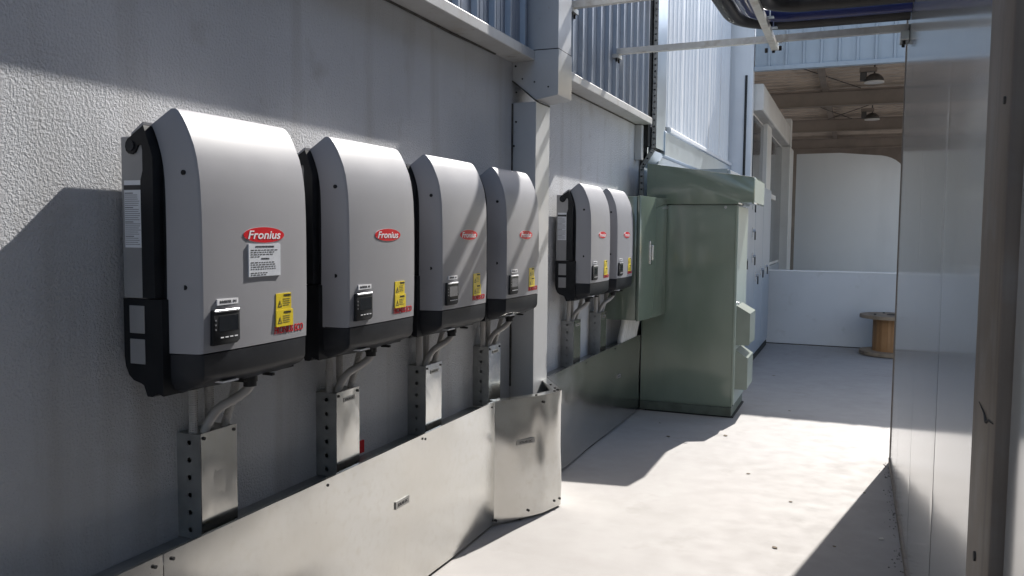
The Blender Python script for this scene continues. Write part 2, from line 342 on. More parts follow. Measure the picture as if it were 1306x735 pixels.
def make_inverter(Y):
    r = thing('solar_inverter', 'x', 'inverter', (0, Y, 1.04), 'solar inverters on the rendered wall')
    def T(mb):
        mb.v = [(p[0], p[1]+Y, p[2]) for p in mb.v]; return mb
    # cover
    mb = MB(); rows = []
    NF = 10
    for (xf,zf),(xr,zr) in zip(FR, RE):
        row = [(xr-.004, -.0265, zr-.001), (xr, -.026, zr)]
        row += [(xf-.010, -.0036, zf-.0015), (xf-.0042, -.0012, zf-.0006), (xf-.0006, .0020, zf)]
        for i in range(1, NF): t = i/NF; row.append((xf+.006*4*t*(1-t), .432*t, zf))
        row += [(xf-.0006, .430, zf), (xf-.0042, .4332, zf-.0006), (xf-.010, .4356, zf-.0015)]
        row += [(xr, .458, zr), (xr-.004, .4585, zr-.001)]
        rows.append(row)
    n = len(rows[0]); vs = [p for rw in rows for p in rw]
    fs = [(i*n+j, i*n+j+1, (i+1)*n+j+1, (i+1)*n+j) for i in range(len(rows)-1) for j in range(n-1)]
    fs += [tuple(reversed(range(n))), tuple(range((len(rows)-1)*n, len(rows)*n))]
    fs += [((i+1)*n, (i+1)*n+n-1, i*n+n-1, i*n) for i in range(len(rows)-1)]
    mb.add(vs, fs); T(mb).build('cover', 'cover', r, angle=28)
    # lower housing
    mb = MB(); lv = [(1.1595,.2400,0),(1.105,.2385,0),(1.092,.234,.002),(1.082,.222,.004),(1.066,.186,.010),(1.052,.150,.018),(1.047,.125,.024)]
    rows = []
    for z, xf, ins in lv:
        xr = .10
        row = [(xr,-.024+ins,z),(.15 if xf>.17 else xf-.02,-.024+ins,z),(xf-.008,-.002+ins,z),(xf,.006+ins,z)]
        for i in range(1, 8): t = i/8; row.append((xf+.006*4*t*(1-t), .432*t, z - (.008*(4*t*(1-t)-1) if ins else 0)))
        row += [(xf,.426-ins,z),(xf-.008,.434-ins,z),(.15 if xf>.17 else xf-.02,.456-ins,z),(xr,.456-ins,z)]
        rows.append(row)
    n = len(rows[0]); vs = [p for rw in rows for p in rw]
    fs = [(i*n+j, i*n+(j+1)%n, (i+1)*n+(j+1)%n, (i+1)*n+j) for i in range(len(rows)-1) for j in range(n)] + [tuple(range(n)), tuple(range((len(rows)-1)*n, len(rows)*n))]
    mb.add(vs, fs); lh = T(mb).build('lower_housing', 'charcoal', r, angle=40)
    T(MB().box(.20,.228,.085,.145,1.0725,1.0775)).build('rating_plate', 'white', lh)
    T(MB().box(.165,.20,.20,.212,1.054,1.0615)).build('vent_slot', 'dark', lh)
    T(MB().box(.165,.20,.32,.332,1.054,1.0615)).build('vent_slot', 'dark', lh)
    # rear body with lifting hook, mount frame, lower mount housing
    T(MB().prism([(.09,1.302),(.1555,1.302),(.1555,1.58),(.151,1.63),(.142,1.67),(.133,1.70),(.112,1.737),(.10,1.731),(.09,1.70)], 'y', -.0235, .455)).build('rear_body', 'black', r)
    hk = [(.113,1.738),(.072,1.713),(.060,1.706),(.053,1.697),(.051,1.687),(.054,1.676),(.062,1.669),(.073,1.667),(.083,1.671),(.089,1.680),(.094,1.689),(.101,1.692),(.106,1.688),(.108,1.676),(.108,1.625),(.100,1.60),(.100,1.305),(.141,1.305),(.141,1.66)]
    for a, b in ((-.056,-.024),(.456,.488)):
        hkp = T(MB().prism(hk, 'y', a, b)).build('hook_arm', 'black', r)
        yy = a if a < 0 else b; d = -.004 if a < 0 else .004
        T(MB().cyl((.071,yy,1.688),(0,d,0),.013,16)).build('pivot', 'charcoal', hkp)
    T(MB().prism([(.1135,1.746),(.108,1.745),(.073,1.721),(.070,1.715),(.113,1.739)], 'y', -.054, .486)).build('top_cap', 'cover', r)
    mf = T(MB().box(.03,.107,-.050,.482,1.303,1.712,bev=.002)).build('mount_frame', 'plate', r)
    lab = T(MB().box(.040,.096,-.0512,-.0495,1.432,1.602)).build('data_label', 'paper', mf)
    T(MB().box(.040,.096,-.0518,-.0510,1.578,1.590)).build('data_label_header', 'ink', mf)
    tx = MB()
    z = 1.571; k = 0
    while z > 1.44:
        bold = k % 7 == 0
        wd = (.030 if bold else .052) * random.uniform(.8, 1)
        tx.box(.042, .042+wd, -.0516, -.0510, z-.0016-(bold*.001), z); z -= .0052; k += 1
    T(tx).build('data_label_print', 'greyink', mf)
    ml = [(.026,1.301),(.026,1.15),(.030,1.125),(.040,1.103),(.056,1.090),(.080,1.084),(.110,1.070),(.1555,1.055),(.1555,1.301)]
    lm = T(MB().prism(ml, 'y', -.0485, .480)).build('lower_mount', 'black', r)
    for z0, z1 in ((1.213,1.284),(1.134,1.198)): T(MB().box(.048,.098,-.0510,-.0480,z0,z1,bev=.001)).build('vent_panel', 'plate', lm)
    T(MB().prism([(.085,1.082),(.125,1.07),(.125,1.056),(.115,1.050),(.098,1.050)], 'y', -.045, -.02)).build('foot_lug', 'black', lm)
    T(MB().prism([(.085,1.082),(.125,1.07),(.125,1.056),(.115,1.050),(.098,1.050)], 'y', .45, .475)).build('foot_lug', 'black', lm)
    for z in (1.622, 1.332):
        T(MB().cyl((.198,-.0085,z),(0,-.006,0),.0065,10)).build('cover_screw', 'black', r)
    # front: badge, inverter name strip, display, warning stickers, red print
    lg = T(badge_disc((.232,1.466), .0865, .0218, .0008)).build('badge', 'rim', r)
    T(badge_disc((.232,1.466), .0858, .0213, .0014)).build('badge_field', 'red', lg)
    t = MB(); text_on(t, 'Fronius', (.0016,.163,1.4545), YU, ZU, XN, .138, .0232, bold=.014, shear=.25, th=.0005); T(wrap(t)).build('lettering', 'white', lg)
    ns = T(MB().box(.238, fx(.09,1.285)+.0012, .045, .124, 1.284, 1.2995)).build('name_strip', 'white', r)
    return r, T, ns
NAMES = {}
def front_parts(r, T, num, info):
    t = MB(); text_on(t, 'INVERTER', (fx(.09,1.285)+.0012,.055,1.2885), YU, ZU, XN, .042, .0068, bold=.02); text_on(t, num, (fx(.09,1.285)+.0012,.103,1.2885), YU, ZU, XN, .013, .0068, bold=.02)
    T(t).build('name_print', 'ink', r)
    d = T(MB().prism([(.024,1.181),(.112,1.181),(.124,1.189),(.124,1.270),(.120,1.273),(.028,1.273),(.024,1.270)], 'x', .236, .2535, bev=.0012)).build('display', 'black', r)
    T(MB().box(.2532,.2541,.045,.117,1.216,1.256)).build('screen', 'screen', d)
    T(MB().box(.2455,.2555,.030,.122,1.2665,1.2725,bev=.001)).build('display_trim', 'rim', d)
    for i in range(4): T(MB().box(.2530,.2547,.050+i*.0175,.061+i*.0175,1.1985,1.2012)).build('button', 'white', d)
    for i in range(3): T(MB().cyl((.253,.033,1.222+i*.012),(.0016,0,0),.0024,8)).build('indicator', 'greyink', d)
    for (y0,y1,z0,z1,xa,xb,wz) in ((.278,.346,1.251,1.299,.2435,.2506,1.290),(.277,.353,1.204,1.2515,.2440,.2514,1.241)):
        s = T(MB().box(xa, xb, y0, y1, z0, z1)).build('warning_label', 'yellow', r)
        t = MB(); text_on(t, 'WARNING', (xb+.0003,y0+.034,wz), YU, ZU, XN, .032, .006, bold=.02, th=.0004)
        for q in range(4): t.box(xb, xb+.0006, y0+.030, y0+.030+.034*random.uniform(.7,1), wz-.008-q*.006, wz-.0068-q*.006)
        T(t).build('lettering', 'ink', s)
        zc = (z0+z1)/2-.006; ya = y0+.006
        tri = [(ya,zc-.009),(ya+.020,zc-.009),(ya+.010,zc+.011)]; tr2 = [(ya+.0035,zc-.0068),(ya+.0165,zc-.0068),(ya+.010,zc+.0062)]
        m = MB(); m.add([(xb+.0005,*p) for p in tri]+[(xb+.0005,*p) for p in tr2], [(0,1,4,3),(1,2,5,4),(2,0,3,5)]); m.box(xb,xb+.0006,ya+.0092,ya+.0108,zc-.003,zc+.003)
        T(m).build('hazard_symbol', 'ink', s)
    t = MB(); text_on(t, 'FRONIUS ECO', (.0004,.274,1.1835), YU, ZU, XN, .136, .0210, bold=.012, th=.0006); wrap(t)
    T(t).build('series_lettering', 'red', r)
    if info:
        s = T(MB().box(.2435,.2528,.163,.296,1.352,1.441)).build('instruction_label', 'paper', r)
        t = MB(); text_on(t, 'SHUTDOWN PROCEDURE', (.2531,.190,1.4315), YU, ZU, XN, .078, .0045, bold=.01, th=.0003)
        text_on(t, 'WARNING', (.2531,.213,1.3985), YU, ZU, XN, .034, .004, bold=.01, th=.0003)
        for z in (1.4255,1.4195,1.4135,1.4075,1.3915,1.3855,1.3795,1.3735):
            y = .171
            end = .285*random.uniform(.9,1.0) if z not in (1.4075,) else .21
            while y < end:
                l = random.uniform(.004,.013); t.box(.2528,.2533,y,min(y+l,.290),z-.0022,z); y += l+.0045
        for z in (1.363,1.3575):
            y = .171
            while y < .235:
                l = random.uniform(.004,.012); t.box(.2528,.2533,y,y+l,z-.0022,z); y += l+.0045
        T(t).build('lettering', 'ink', s)
INV = [1.635, 2.294, 2.953, 3.614, 4.965, 5.585]
ILAB = ['grey wall inverter nearest the camera, with a white instruction label under its red badge',
        'grey wall inverter second from the camera, sunlit and without stripes of shadow',
        'grey wall inverter third from the camera, diagonal shadow stripes across its front',
        'grey wall inverter directly before the boxed downpipe, top corner in shadow',
        'grey wall inverter just beyond the boxed downpipe, first of the far pair',
        'grey wall inverter beside the green wall enclosure, farthest of all']
inv, TT, ns = make_inverter(INV[0])
first = inv
plain = [copy_tree(inv) for _ in INV[1:]]
front_parts(inv, TT, '01', True); inv['label'] = ILAB[0]
for i, c in enumerate(plain):
    c.location.y = INV[i+1]; c['label'] = ILAB[i+1]
    if i == 0:
        ORG[c] = Vector((0, INV[1], 1.04))
        def T2(mb): mb.v = [(p[0], p[1]+INV[1], p[2]) for p in mb.v]; return mb
        before = set(bpy.data.objects); front_parts(c, T2, '02', False); new = [o for o in bpy.data.objects if o not in before and o.parent == c]
    else:
        for o in new:
            if o.name.startswith('name_print'): continue
            copy_tree(o, c)
        Y = INV[i+1]; ORG[c] = Vector((0, Y, 1.04)); t = MB()
        text_on(t, 'INVERTER', (fx(.09,1.285)+.0012,.055+Y,1.2885), YU, ZU, XN, .042, .0068, bold=.02); text_on(t, '0%d' % (i+2), (fx(.09,1.285)+.0012,.103+Y,1.2885), YU, ZU, XN, .013, .0068, bold=.02)
        t.build('name_print', 'ink', c)

# ------------------------------------------------------------------ conduit boxes below the inverters, with conduits and glands
ORD = ['nearest', 'second', 'third', 'fourth', 'fifth', 'sixth']
BLAB = ['galvanised riser box with blank cover under the nearest inverter', 'galvanised riser box beside the small red tag, under the second inverter',
        'galvanised riser box under the third inverter, its cover warmly lit', 'galvanised riser box under the fourth inverter, with a bright glint',
        'galvanised riser box under the first inverter beyond the downpipe', 'galvanised riser box under the farthest inverter']
def make_box(Y, lab):
    r = thing('riser_box', 'x', 'junction box', (0, Y, .60), 'riser boxes under the inverters')
    a, b = Y+.15, Y+.292
    MB().holes((.004,a,.602), (0,0,.0503), (.082,0,0), 6, .0075, (0,.0025,0)).build('perforated_side', 'galv_dull', r)
    m = MB(); m.box(.0,.004,a,b,.602,.904); m.box(.002,.086,b-.003,b,.602,.904); m.box(.002,.086,a+.003,b-.003,.899,.903); m.box(.002,.086,a+.03,a+.032,.602,.902)
    m.build('back_shell', 'galv_dull', r)
    def cv(u, v):
        yy = a-.001+(b-a+.003)*u; zz = .604+.303*v
        return (.089 + .0012*sn(u*3+Y*3, v*4+Y), yy, zz)
    c = MB().grid(cv, 8, 14); c.box(.086,.0885,a-.001,b+.002,.604,.907)
    cvr = c.build('cover_plate', 'galv', r)
    for yy in (a+.010, b-.010):
        for zz in (.619, .893): MB().cyl((.088,yy,zz),(.0045,0,0),.0050,8).build('screw', 'gland', cvr)
    if lab:
        s = MB().box(.088,.0915,a+.040,a+.112,.866,.882).build('label_strip', 'silver', cvr)
        t = MB(); text_on(t, 'SOLAR DC', (.0917,a+.047,.8705), YU, ZU, XN, .056, .0075, bold=.015); t.build('lettering', 'ink', cvr)
    return r
def corr(path, r):
    p2 = []; rs = []
    pts = [Vector(p) for p in path]
    for i in range(len(pts)-1):
        L = (pts[i+1]-pts[i]).length; n = max(2, int(L/.0032))
        for k in range(n): p2.append(pts[i].lerp(pts[i+1], k/n)); rs.append(r*(1 if k % 2 else .88))
    p2.append(pts[-1]); rs.append(r); return MB().tube(p2, rs, 10)
b0 = make_box(INV[0], False); b0['label'] = BLAB[0]
b1 = make_box(INV[1], True); b1['label'] = BLAB[1]
for i in range(2, 6):
    c = make_box(INV[i], True); c['label'] = BLAB[i]
ONE = ['nearest inverter', 'second inverter', 'third inverter', 'fourth inverter', 'inverter just beyond the downpipe', 'farthest inverter']
for i, Y in enumerate(INV):
    G = 'grey conduits between inverters and riser boxes'
    f = corr if i < 2 else (lambda p, r: MB().tube(p, r, 10))
    tag(f([(.045,Y+.168,.895),(.045,Y+.168,1.075)], .0135).build('conduit', 'pvc'), 'straight grey conduit, leftmost below the %s' % ONE[i], 'conduit', G)
    tag(f([(.045,Y+.232,.895),(.045,Y+.232,1.07)], .0135).build('conduit', 'pvc'), 'straight grey conduit in the middle below the %s' % ONE[i], 'conduit', G)
    tag(corr([(.060,Y+.272,.895),(.075,Y+.285,.96),(.10,Y+.292,1.06)], .0125).build('conduit', 'pvc'), 'slanting ribbed conduit, rightmost below the %s' % ONE[i], 'conduit', G)
    c = thing('curved_conduit', 'smooth grey conduit bending from the black gland below the %s' % ONE[i], 'conduit', (.06, Y+.20, .9), 'bent conduits with black glands')
    MB().tube(smooth_path([(.062,Y+.190,.897),(.068,Y+.200,.925),(.085,Y+.225,.965),(.112,Y+.272,.992),(.130,Y+.297,1.015),(.134,Y+.302,1.038)], 6), .0135, 12).build('pipe', 'pvc', c)
    MB().tube([(.134,Y+.302,1.022),(.134,Y+.302,1.036),(.134,Y+.302,1.036),(.134,Y+.302,1.058)], [.019,.019,.022,.022], 12).build('gland', 'gland', c)

# ------------------------------------------------------------------ cable trunking along the wall
def trunk_sheet(y0, y1, seed, amp=.0042):
    ny = max(6, int((y1-y0)/.05))
    m = MB().grid(lambda u, v: (.131 + amp*sn((y0+(y1-y0)*u)*2.1+seed, v*1.5+seed*2) + amp*.5*sn(u*9+seed, v*3), y0+(y1-y0)*u, .014+.623*v), ny, 16)
    m.add([(.131,y0,.637),(.131,y1,.637),(.121,y1,.6375),(.121,y0,.6375),(.121,y1,.628),(.121,y0,.628)], [(0,1,2,3),(3,2,4,5)])
    return m
def trunking(label, y0, y1, panels, loc):
    r = thing('cable_trunking', label, 'cable trunking', (.065, loc, 0))
    n = int((min(y1,9)-max(y0,.0))/.10)
    ya = max(y0, 0)
    MB().holes((.030,ya,.600), (0,(y1-ya)/n,0), (.055,0,0), n, .0075, (0,0,-.003)).build('perforated_flange', 'galv_dull', r)
    m = MB(); m.box(.001,.030,ya,y1,.597,.600); m.box(.085,.126,ya,y1,.597,.600); m.box(.001,.004,ya,y1,.014,.596); m.box(.004,.120,ya,y1,.014,.018); m.build('tray', 'galv_dull', r)
    for i, (a, b) in enumerate(panels):
        p = trunk_sheet(a+.001, b-.001, i*1.7+loc).build('cover_sheet', 'galv', r)
        k = max(1, int((b-a)/.62))
        for q in range(k+1):
            yy = a+.03+(b-a-.06)*q/k
            if yy < .9: continue
            MB().cyl((.131,yy,.615),(.005,0,0),.0052,8).build('screw', 'gland', p)
    B('floor_gap_shade', 'grime', r, .10, .118, ya, y1, .001, .016)  # dark caulk strip that also paints the shadow line under the trunking
    return r
tk = trunking('bright galvanised cable trunking below the four nearer inverters', -.6, 3.74, [(-.6,1.60),(1.60,3.74)], 2.2)
def label_plate(r, P, wd, ht, side=XN, u=YU):
    s = MB().box(P[0]-.004,P[0]+.0002,P[1],P[1]+wd,P[2],P[2]+ht).build('label_strip', 'silver', r)
    t = MB(); text_on(t, 'SOLAR DC', (P[0]+.0006,P[1]+wd*.14,P[2]+ht*.28), YU, ZU, XN, wd*.72, ht*.44, bold=.015); t.build('lettering', 'ink', r)
label_plate(tk, (.1345, 2.775, .388), .105, .030)
# bulging corner cover round the downpipe
jg = thing('trunking_corner_cover', 'dented galvanised cover bulging round the foot of the boxed downpipe', 'trunking cover', (.24, 4.1, 0))
pl = [(.131,3.742),(.150,3.772),(.205,3.850),(.256,3.935),(.288,3.992),(.297,4.012),(.304,4.034),(.314,4.074),(.328,4.125),(.337,4.160),(.335,4.178),(.320,4.196),(.270,4.272),(.215,4.360),(.150,4.462),(.131,4.495)]
path = smooth_path([(a,b,0) for a,b in pl], 5); NP = len(path)-1
def jog(u, v):
    i = min(NP, int(round(u*NP))); p = path[i]; d = (path[min(i+1,NP)]-path[max(i-1,0)]).normalized(); n = Vector((d.y,-d.x,0))
    yy = p.y; e = .005*math.exp(-((yy-4.10)/.06)**2-((v-.33)/.12)**2) - .010*math.exp(-((yy-3.985)/.05)**2-((v-.62)/.28)**2) + .004*sn(yy*9, v*3.3) + .009*math.exp(-((yy-3.80)/.07)**2)*(v-.5) - .008*math.exp(-((yy-4.17)/.03)**2-((v-.70)/.22)**2)
    e *= 1.05*min(1, v*6, (1-v)*8)
    q = p + n*e; return (q.x, q.y, .012 + .625*v)
jc = MB().grid(jog, NP, 26).build('bent_sheet', 'galv', jg, angle=60)
def inner(i, dist):
    p = path[i]; d = (path[min(i+1,NP)]-path[max(i-1,0)]).normalized(); n = Vector((d.y,-d.x,0)); return p - n*dist
m = MB(); vs = []; fs = []
for i in range(NP+1):
    a = path[i]; b = inner(i, .045); vs += [(a.x,a.y,.637),(b.x,b.y,.638),(b.x,b.y,.620)]
    if i: k = 3*i; fs += [(k-3,k,k+1,k-2),(k-2,k+1,k+2,k-1)]
m.add(vs, fs).build('top_flange', 'galv', jg)
for q, (i, dist) in enumerate(((18,.02),(40,.02),(46,.025),(52,.022),(57,.024),(62,.024))):
    i = min(NP, i); p = inner(i, dist); MB().cyl((p.x,p.y,.637),(0,0,.005),.007,8).build('screw', 'gland', jg)
for i, z in ((14,.045),(22,.60),(38,.05),(44,.05),(2,.03)):
    a = path[i]; d = (path[i+1]-path[i-1]).normalized(); n = Vector((d.y,-d.x,0)); MB().cyl((a.x,a.y,z),n*.006,.0065,8).build('screw', 'gland', jg)
# two label strips on the bent cover
def slanted_label(i0, i1, z0, z1, txt):
    a, b = path[i0], path[i1]; u = (b-a).normalized(); n = Vector((u.y,-u.x,0)); o = a + n*.006; L = (b-a).length
    m = MB(); m.add([o+Vector((0,0,z0)), o+u*L+Vector((0,0,z0)), o+u*L+Vector((0,0,z1)), o+Vector((0,0,z1)), o-n*.02+Vector((0,0,z0)), o+u*L-n*.02+Vector((0,0,z0)), o+u*L-n*.02+Vector((0,0,z1)), o-n*.02+Vector((0,0,z1))], [(0,1,2,3),(7,6,5,4),(0,4,5,1),(1,5,6,2),(2,6,7,3),(3,7,4,0)])
    s = m.build('label_strip', 'silver', jg); t = MB(); text_on(t, txt, o+u*(L*.14)+n*.0008+Vector((0,0,z0+.006)), u, ZU, n, L*.72, (z1-z0)*.5, bold=.015, th=.0005); t.build('lettering', 'ink', jg)
slanted_label(10, 16, .398, .422, 'SOLAR DC')
B('floor_gap_shade', 'grime', jg, .12, .22, 3.88, 4.25, .001, .012)  # same painted shadow line under the bent cover
tk2 = trunking('grey galvanised cable trunking between boxed downpipe and green cabinet', 4.49, 6.755, [(4.49,6.755)], 5.7)
label_plate(tk2, (.1345, 6.06, .378), .085, .026)
tag(MB().box(.0,.006,2.705,2.75,.612,.660).build('tag', 'red'), 'small red tag stuck low on the wall beside a riser box', 'tag')
for y, z in ((5.72,1.83),(6.93,1.90),(6.99,1.78)): pass

# ------------------------------------------------------------------ green wall enclosure with conduits
ge = thing('electrical_enclosure', 'green wall mounted enclosure between the farthest inverter and the tall cabinet', 'electrical enclosure', (.13, 6.43, .82))
B('body', 'green', ge, .0, .245, 6.12, 6.745, .82, 1.755, bev=.004, seg=2)
d = MB().prism([(.249,6.115),(.272,6.113),(.334,6.756),(.311,6.758)], 'z', .815, 1.76, bev=.004).build('door', 'green', ge)
B('door_gasket', 'gland', ge, .244, .250, 6.125, 6.74, .825, 1.75)
h = B('handle_plate', 'chrome', d, .285, .304, 6.33, 6.375, 1.24, 1.42, bev=.003)
B('handle', 'chrome', d, .304, .322, 6.342, 6.363, 1.27, 1.39, bev=.004)
for k in range(8):
    y = 6.20+k*.062
    tag(MB().tube(smooth_path([(.12,y+.075,.825),(.118,y+.060,.76),(.108,y+.02,.66),(.105,y+.012,.60),(.105,y+.012,.585)], 5), .022, 10).build('white_conduit', 'pvc_white'),
        'white conduit below the green enclosure, ' + ('nearest the camera of the eight in a row', 'second of eight from the camera', 'third of eight from the camera', 'fourth of eight from the camera', 'fifth of eight from the camera', 'sixth of eight from the camera', 'last but one before the green cabinet', 'last one before the green cabinet')[k], 'conduit', 'white conduits below the green enclosure')

# ------------------------------------------------------------------ tall green cabinet
gc = thing('green_cabinet', 'tall green grey outdoor switch cabinet with overhanging hood', 'cabinet', (.44, 7.1, 0))
B('body', 'green', gc, .136, .872, 6.776, 7.46, .085, 1.712)
MB().grid(lambda u, v: (.139+.737*u, 6.770-.003*(u*(1-u)*v*(1-v)*16)-.0012*sn(u*4, v*5), .10+1.605*v), 14, 20).box(.139,.876,6.7702,6.776,.10,1.705).build('side_panel', 'green', gc)
pln = B('plinth', 'green_dk', gc, .137, .885, 6.765, 7.46, .012, .082, bev=.003)
B('plinth_foot', 'dark', gc, .18, .90, 6.772, 7.46, .001, .012)
MB().prism([(.165,1.716),(.90,1.716),(.90,1.73),(1.005,1.73),(1.005,1.716),(1.018,1.716),(1.018,1.925),(.165,2.05)], 'y', 6.752, 7.50, bev=.002).build('hood', 'green', gc)
B('hood_lit_end', 'green_lit', gc, 1.0185, 1.021, 6.765, 7.488, 1.728, 1.913)  # thin sheet in the lit green, so the hood end looks sunlit
for x in (.33, .80): MB().cyl((x, 6.769, 1.690), (0,-.005,0), .012, 8).build('screw', 'galv_dull', gc)
B('corner_post', 'green', gc, .876, .888, 6.772, 6.80, .09, 1.708, bev=.002)
dr = B('door', 'green_lit', gc, .874, .897, 6.808, 7.44, .10, 1.70, bev=.003)  # door in the lit green, its brightness painted in
B('door_seal', 'gland', gc, .873, .884, 6.800, 6.808, .10, 1.70)
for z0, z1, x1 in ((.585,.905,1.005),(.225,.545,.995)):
    v = MB().prism([(.897,z0),(x1-.01,z0),(x1,z0+.012),(x1,z1-.062),(.897,z1)], 'y', 6.835, 7.20).build('vent_cowl', 'green_half_lit', dr)
MB().tube([(.897,6.822,.93),(.915,6.822,.93),(.915,6.822,.912)], .006, 8).build('lock_pin', 'chrome', dr)
# ------------------------------------------------------------------ blue grey switchboards beyond it
def board(y0, y1, label, hs):
    r = thing('switchboard_cabinet', label, 'cabinet', (.35, (y0+y1)/2, 0), 'blue grey switchboard cabinets')
    B('body', 'blue', r, .12, .685, y0+.003, y1-.003, .07, 2.06); B('plinth', 'dark', r, .13, .70, y0+.004, y1-.004, .001, .069)
    d = B('door', 'blue', r, .687, .712, y0+.008, y1-.008, .09, 2.05, bev=.004)
    for yy, z in hs:
        B('handle_plate', 'chrome', d, .712, .718, yy-.022, yy+.022, z-.055, z+.055, bev=.002)
        MB().cyl((.718,yy,z+.015),(.03,0,0),.016,12).build('lock_barrel', 'chrome', d)
        B('handle', 'gland', d, .735, .749, yy-.012, yy+.008, z-.085, z+.02, bev=.003)
    return r
board(7.62, 8.95, 'blue grey switchboard cabinet hidden mostly behind the green cabinet', [(8.8,1.2)])
board(8.95, 9.72, 'blue grey switchboard cabinet with three chrome handles beyond the green cabinet', [(9.42,1.80),(9.45,1.50),(9.50,1.22)])
board(9.72, 10.58, 'blue grey switchboard cabinet, second from the low pale panel', [(10.42,1.04),(9.86,.99)])
board(10.58, 11.52, 'blue grey switchboard cabinet standing against the low pale panel', [(10.95,1.06)])

# ------------------------------------------------------------------ vertical cable tray at the corner
ct = thing('cable_tray', 'vertical perforated cable tray stepping in above the green cabinet', 'cable tray', (.08, 7.3, 1.75))
def rail(o, e, name):
    o, e = Vector(o), Vector(e); L = (e-o).length; n = max(2, int(L/.052)); ax = (e-o).normalized()
    V = ax.cross(Vector((0,-1,0)))*.042
    MB().holes(o, (e-o)/n, V, n, .0085, (0,.003,0)).build(name, 'galv_dull', ct)
    b = V.normalized(); m = MB()
    c = [o+V, o+V+Vector((0,.36,0)), e+V+Vector((0,.36,0)), e+V]; c2 = [p-b*.003 for p in c]
    m.add(c+c2, [(0,1,2,3),(7,6,5,4),(0,4,5,1),(1,5,6,2),(2,6,7,3),(3,7,4,0)]); m.build('tray_cover', 'galv_bright', ct)
    m = MB(); c = [o, o+Vector((0,.36,0)), e+Vector((0,.36,0)), e]; c2 = [p+b*.003 for p in c]
    m.add(c+c2, [(0,1,2,3),(7,6,5,4),(0,4,5,1),(1,5,6,2),(2,6,7,3),(3,7,4,0)]); m.build('tray_back', 'galv_dull', ct)
rail((.104,7.14,2.215), (.104,7.14,5.6), 'perforated_rail')
rail((.006,7.14,2.062), (.103,7.14,2.21), 'bend_rail')
rail((.004,7.14,1.72), (.004,7.14,2.055), 'perforated_rail')

# ------------------------------------------------------------------ overhead struts and pipes
def bar(mb, a, b, wx, hz):
    a, b = Vector(a), Vector(b); d = (b-a).normalized(); s = d.cross(Vector((0,0,1))).normalized(); u = s.cross(d)
    c = [s*(i*wx/2)+u*(j*hz/2) for i, j in ((-1,-1),(1,-1),(1,1),(-1,1))]
    return mb.add([a+p for p in c]+[b+p for p in c], [(3,2,1,0),(4,5,6,7)]+[(k,(k+1)%4,4+(k+1)%4,4+k) for k in range(4)])
def strut(a, b, label):
    r = thing('overhead_strut', label, 'support strut', a, 'overhead struts')
    m = bar(MB(), a, b, .041, .041); m.build('channel', 'rust', r)
    d = (Vector(b)-Vector(a)).normalized()
    A = Vector(a); MB().box(A.x-.03,A.x+.02,A.y-.05,A.y+.05,A.z-.05,A.z-.0215).build('end_bracket', 'galv_dull', r)
    for k in (-.03, .03): MB().cyl((A.x,A.y+k,A.z-.05),(0,0,-.025),.008,8).build('bolt', 'dark', r)
    return r
S2 = strut((.115,5.97,2.795), (2.018,5.60,2.725), 'weathered metal strut crossing the yard overhead, the farther of two')
S1 = strut((.115,4.93,2.868), (2.018,4.56,2.80), 'weathered metal strut crossing the yard overhead, the nearer of two')
MB().box(1.97,2.019,5.52,5.68,2.64,2.695,bev=.004).build('wall_bracket', 'galv_dull', S2)
for y in (5.55, 5.64): MB().cyl((1.99,y,2.64),(0,0,-.02),.009,8).build('bolt', 'dark', S2)
cb = thing('pipe_hanger_bar', 'short metal bar joining the two overhead struts below the pipes', 'hanger bar', (1.21, 5.2, 2.72))
bar(MB(), (1.205,3.9,2.765), (1.225,5.86,2.715), .045, .03).build('channel', 'rust', cb)
for y, z in ((5.80,2.735),(5.42,2.745),(5.18,2.75)):
    m = MB(); m.box(1.225,1.275,y-.028,y+.028,z+.002,z+.006); m.box(1.250,1.254,y-.028,y+.028,z+.006,z+.055); m.build('clamp', 'galv_bright', cb)
for x, y in ((1.17,5.84),(1.215,5.86),(1.262,5.80)): MB().cyl((x,y,2.715),(0,0,-.028),.010,8).build('bolt', 'dark', cb)
def pipe(name, label, y, z, r, m, xb, rb, ang=0, group=None):
    yb = y-rb
    pts = [(2.017, y-.19, z-.03)]
    pts = [(2.0175, y-.24*.0, z)]
    for k in range(9):
        a = math.pi/2*k/8; pts.append((xb+rb - rb*math.sin(a), y-rb + rb*math.cos(a), z))
    pts.append((xb-.02, y-rb-1.0, z+.0)); pts.append((xb-.1, -1.2, z+.04))
    o = MB().tube(pts, r, 16).build(name, m); return tag(o, label, 'pipe', group)
pipe('lagged_pipe', 'black lagged pipe, farthest of the three bending overhead', 5.50, 2.800, .052, 'lag', 1.03, .36, group='black lagged pipes overhead')
pipe('blue_pipe', 'glossy blue pipe bending overhead between two black lagged pipes', 5.345, 2.795, .036, 'bluepipe', 1.13, .26)
pipe('lagged_pipe', 'black lagged pipe, nearest of the three bending overhead', 5.10, 2.805, .055, 'lag', 1.24, .22, group='black lagged pipes overhead')

pr_ = thing('unseen_shadow_pipes', 'unseen grey pipes above the struts, set there to cast the inverter shadow stripes', 'unseen pipes', (1.05, 5.9, 3.6))  # out of view, placed to cast the diagonal stripes on the inverters
for y, r in ((5.58,.048),(5.905,.062),(6.265,.026),(6.53,.055)):
    MB().tube([(.10,y,3.70),(2.018,y,3.70)], r, 14).build('pipe', 'pvc', pr_)
for x in (.45, 1.6): B('bearer', 'galv_dull', pr_, x-.02, x+.02, 5.45, 6.65, 3.59, 3.63)

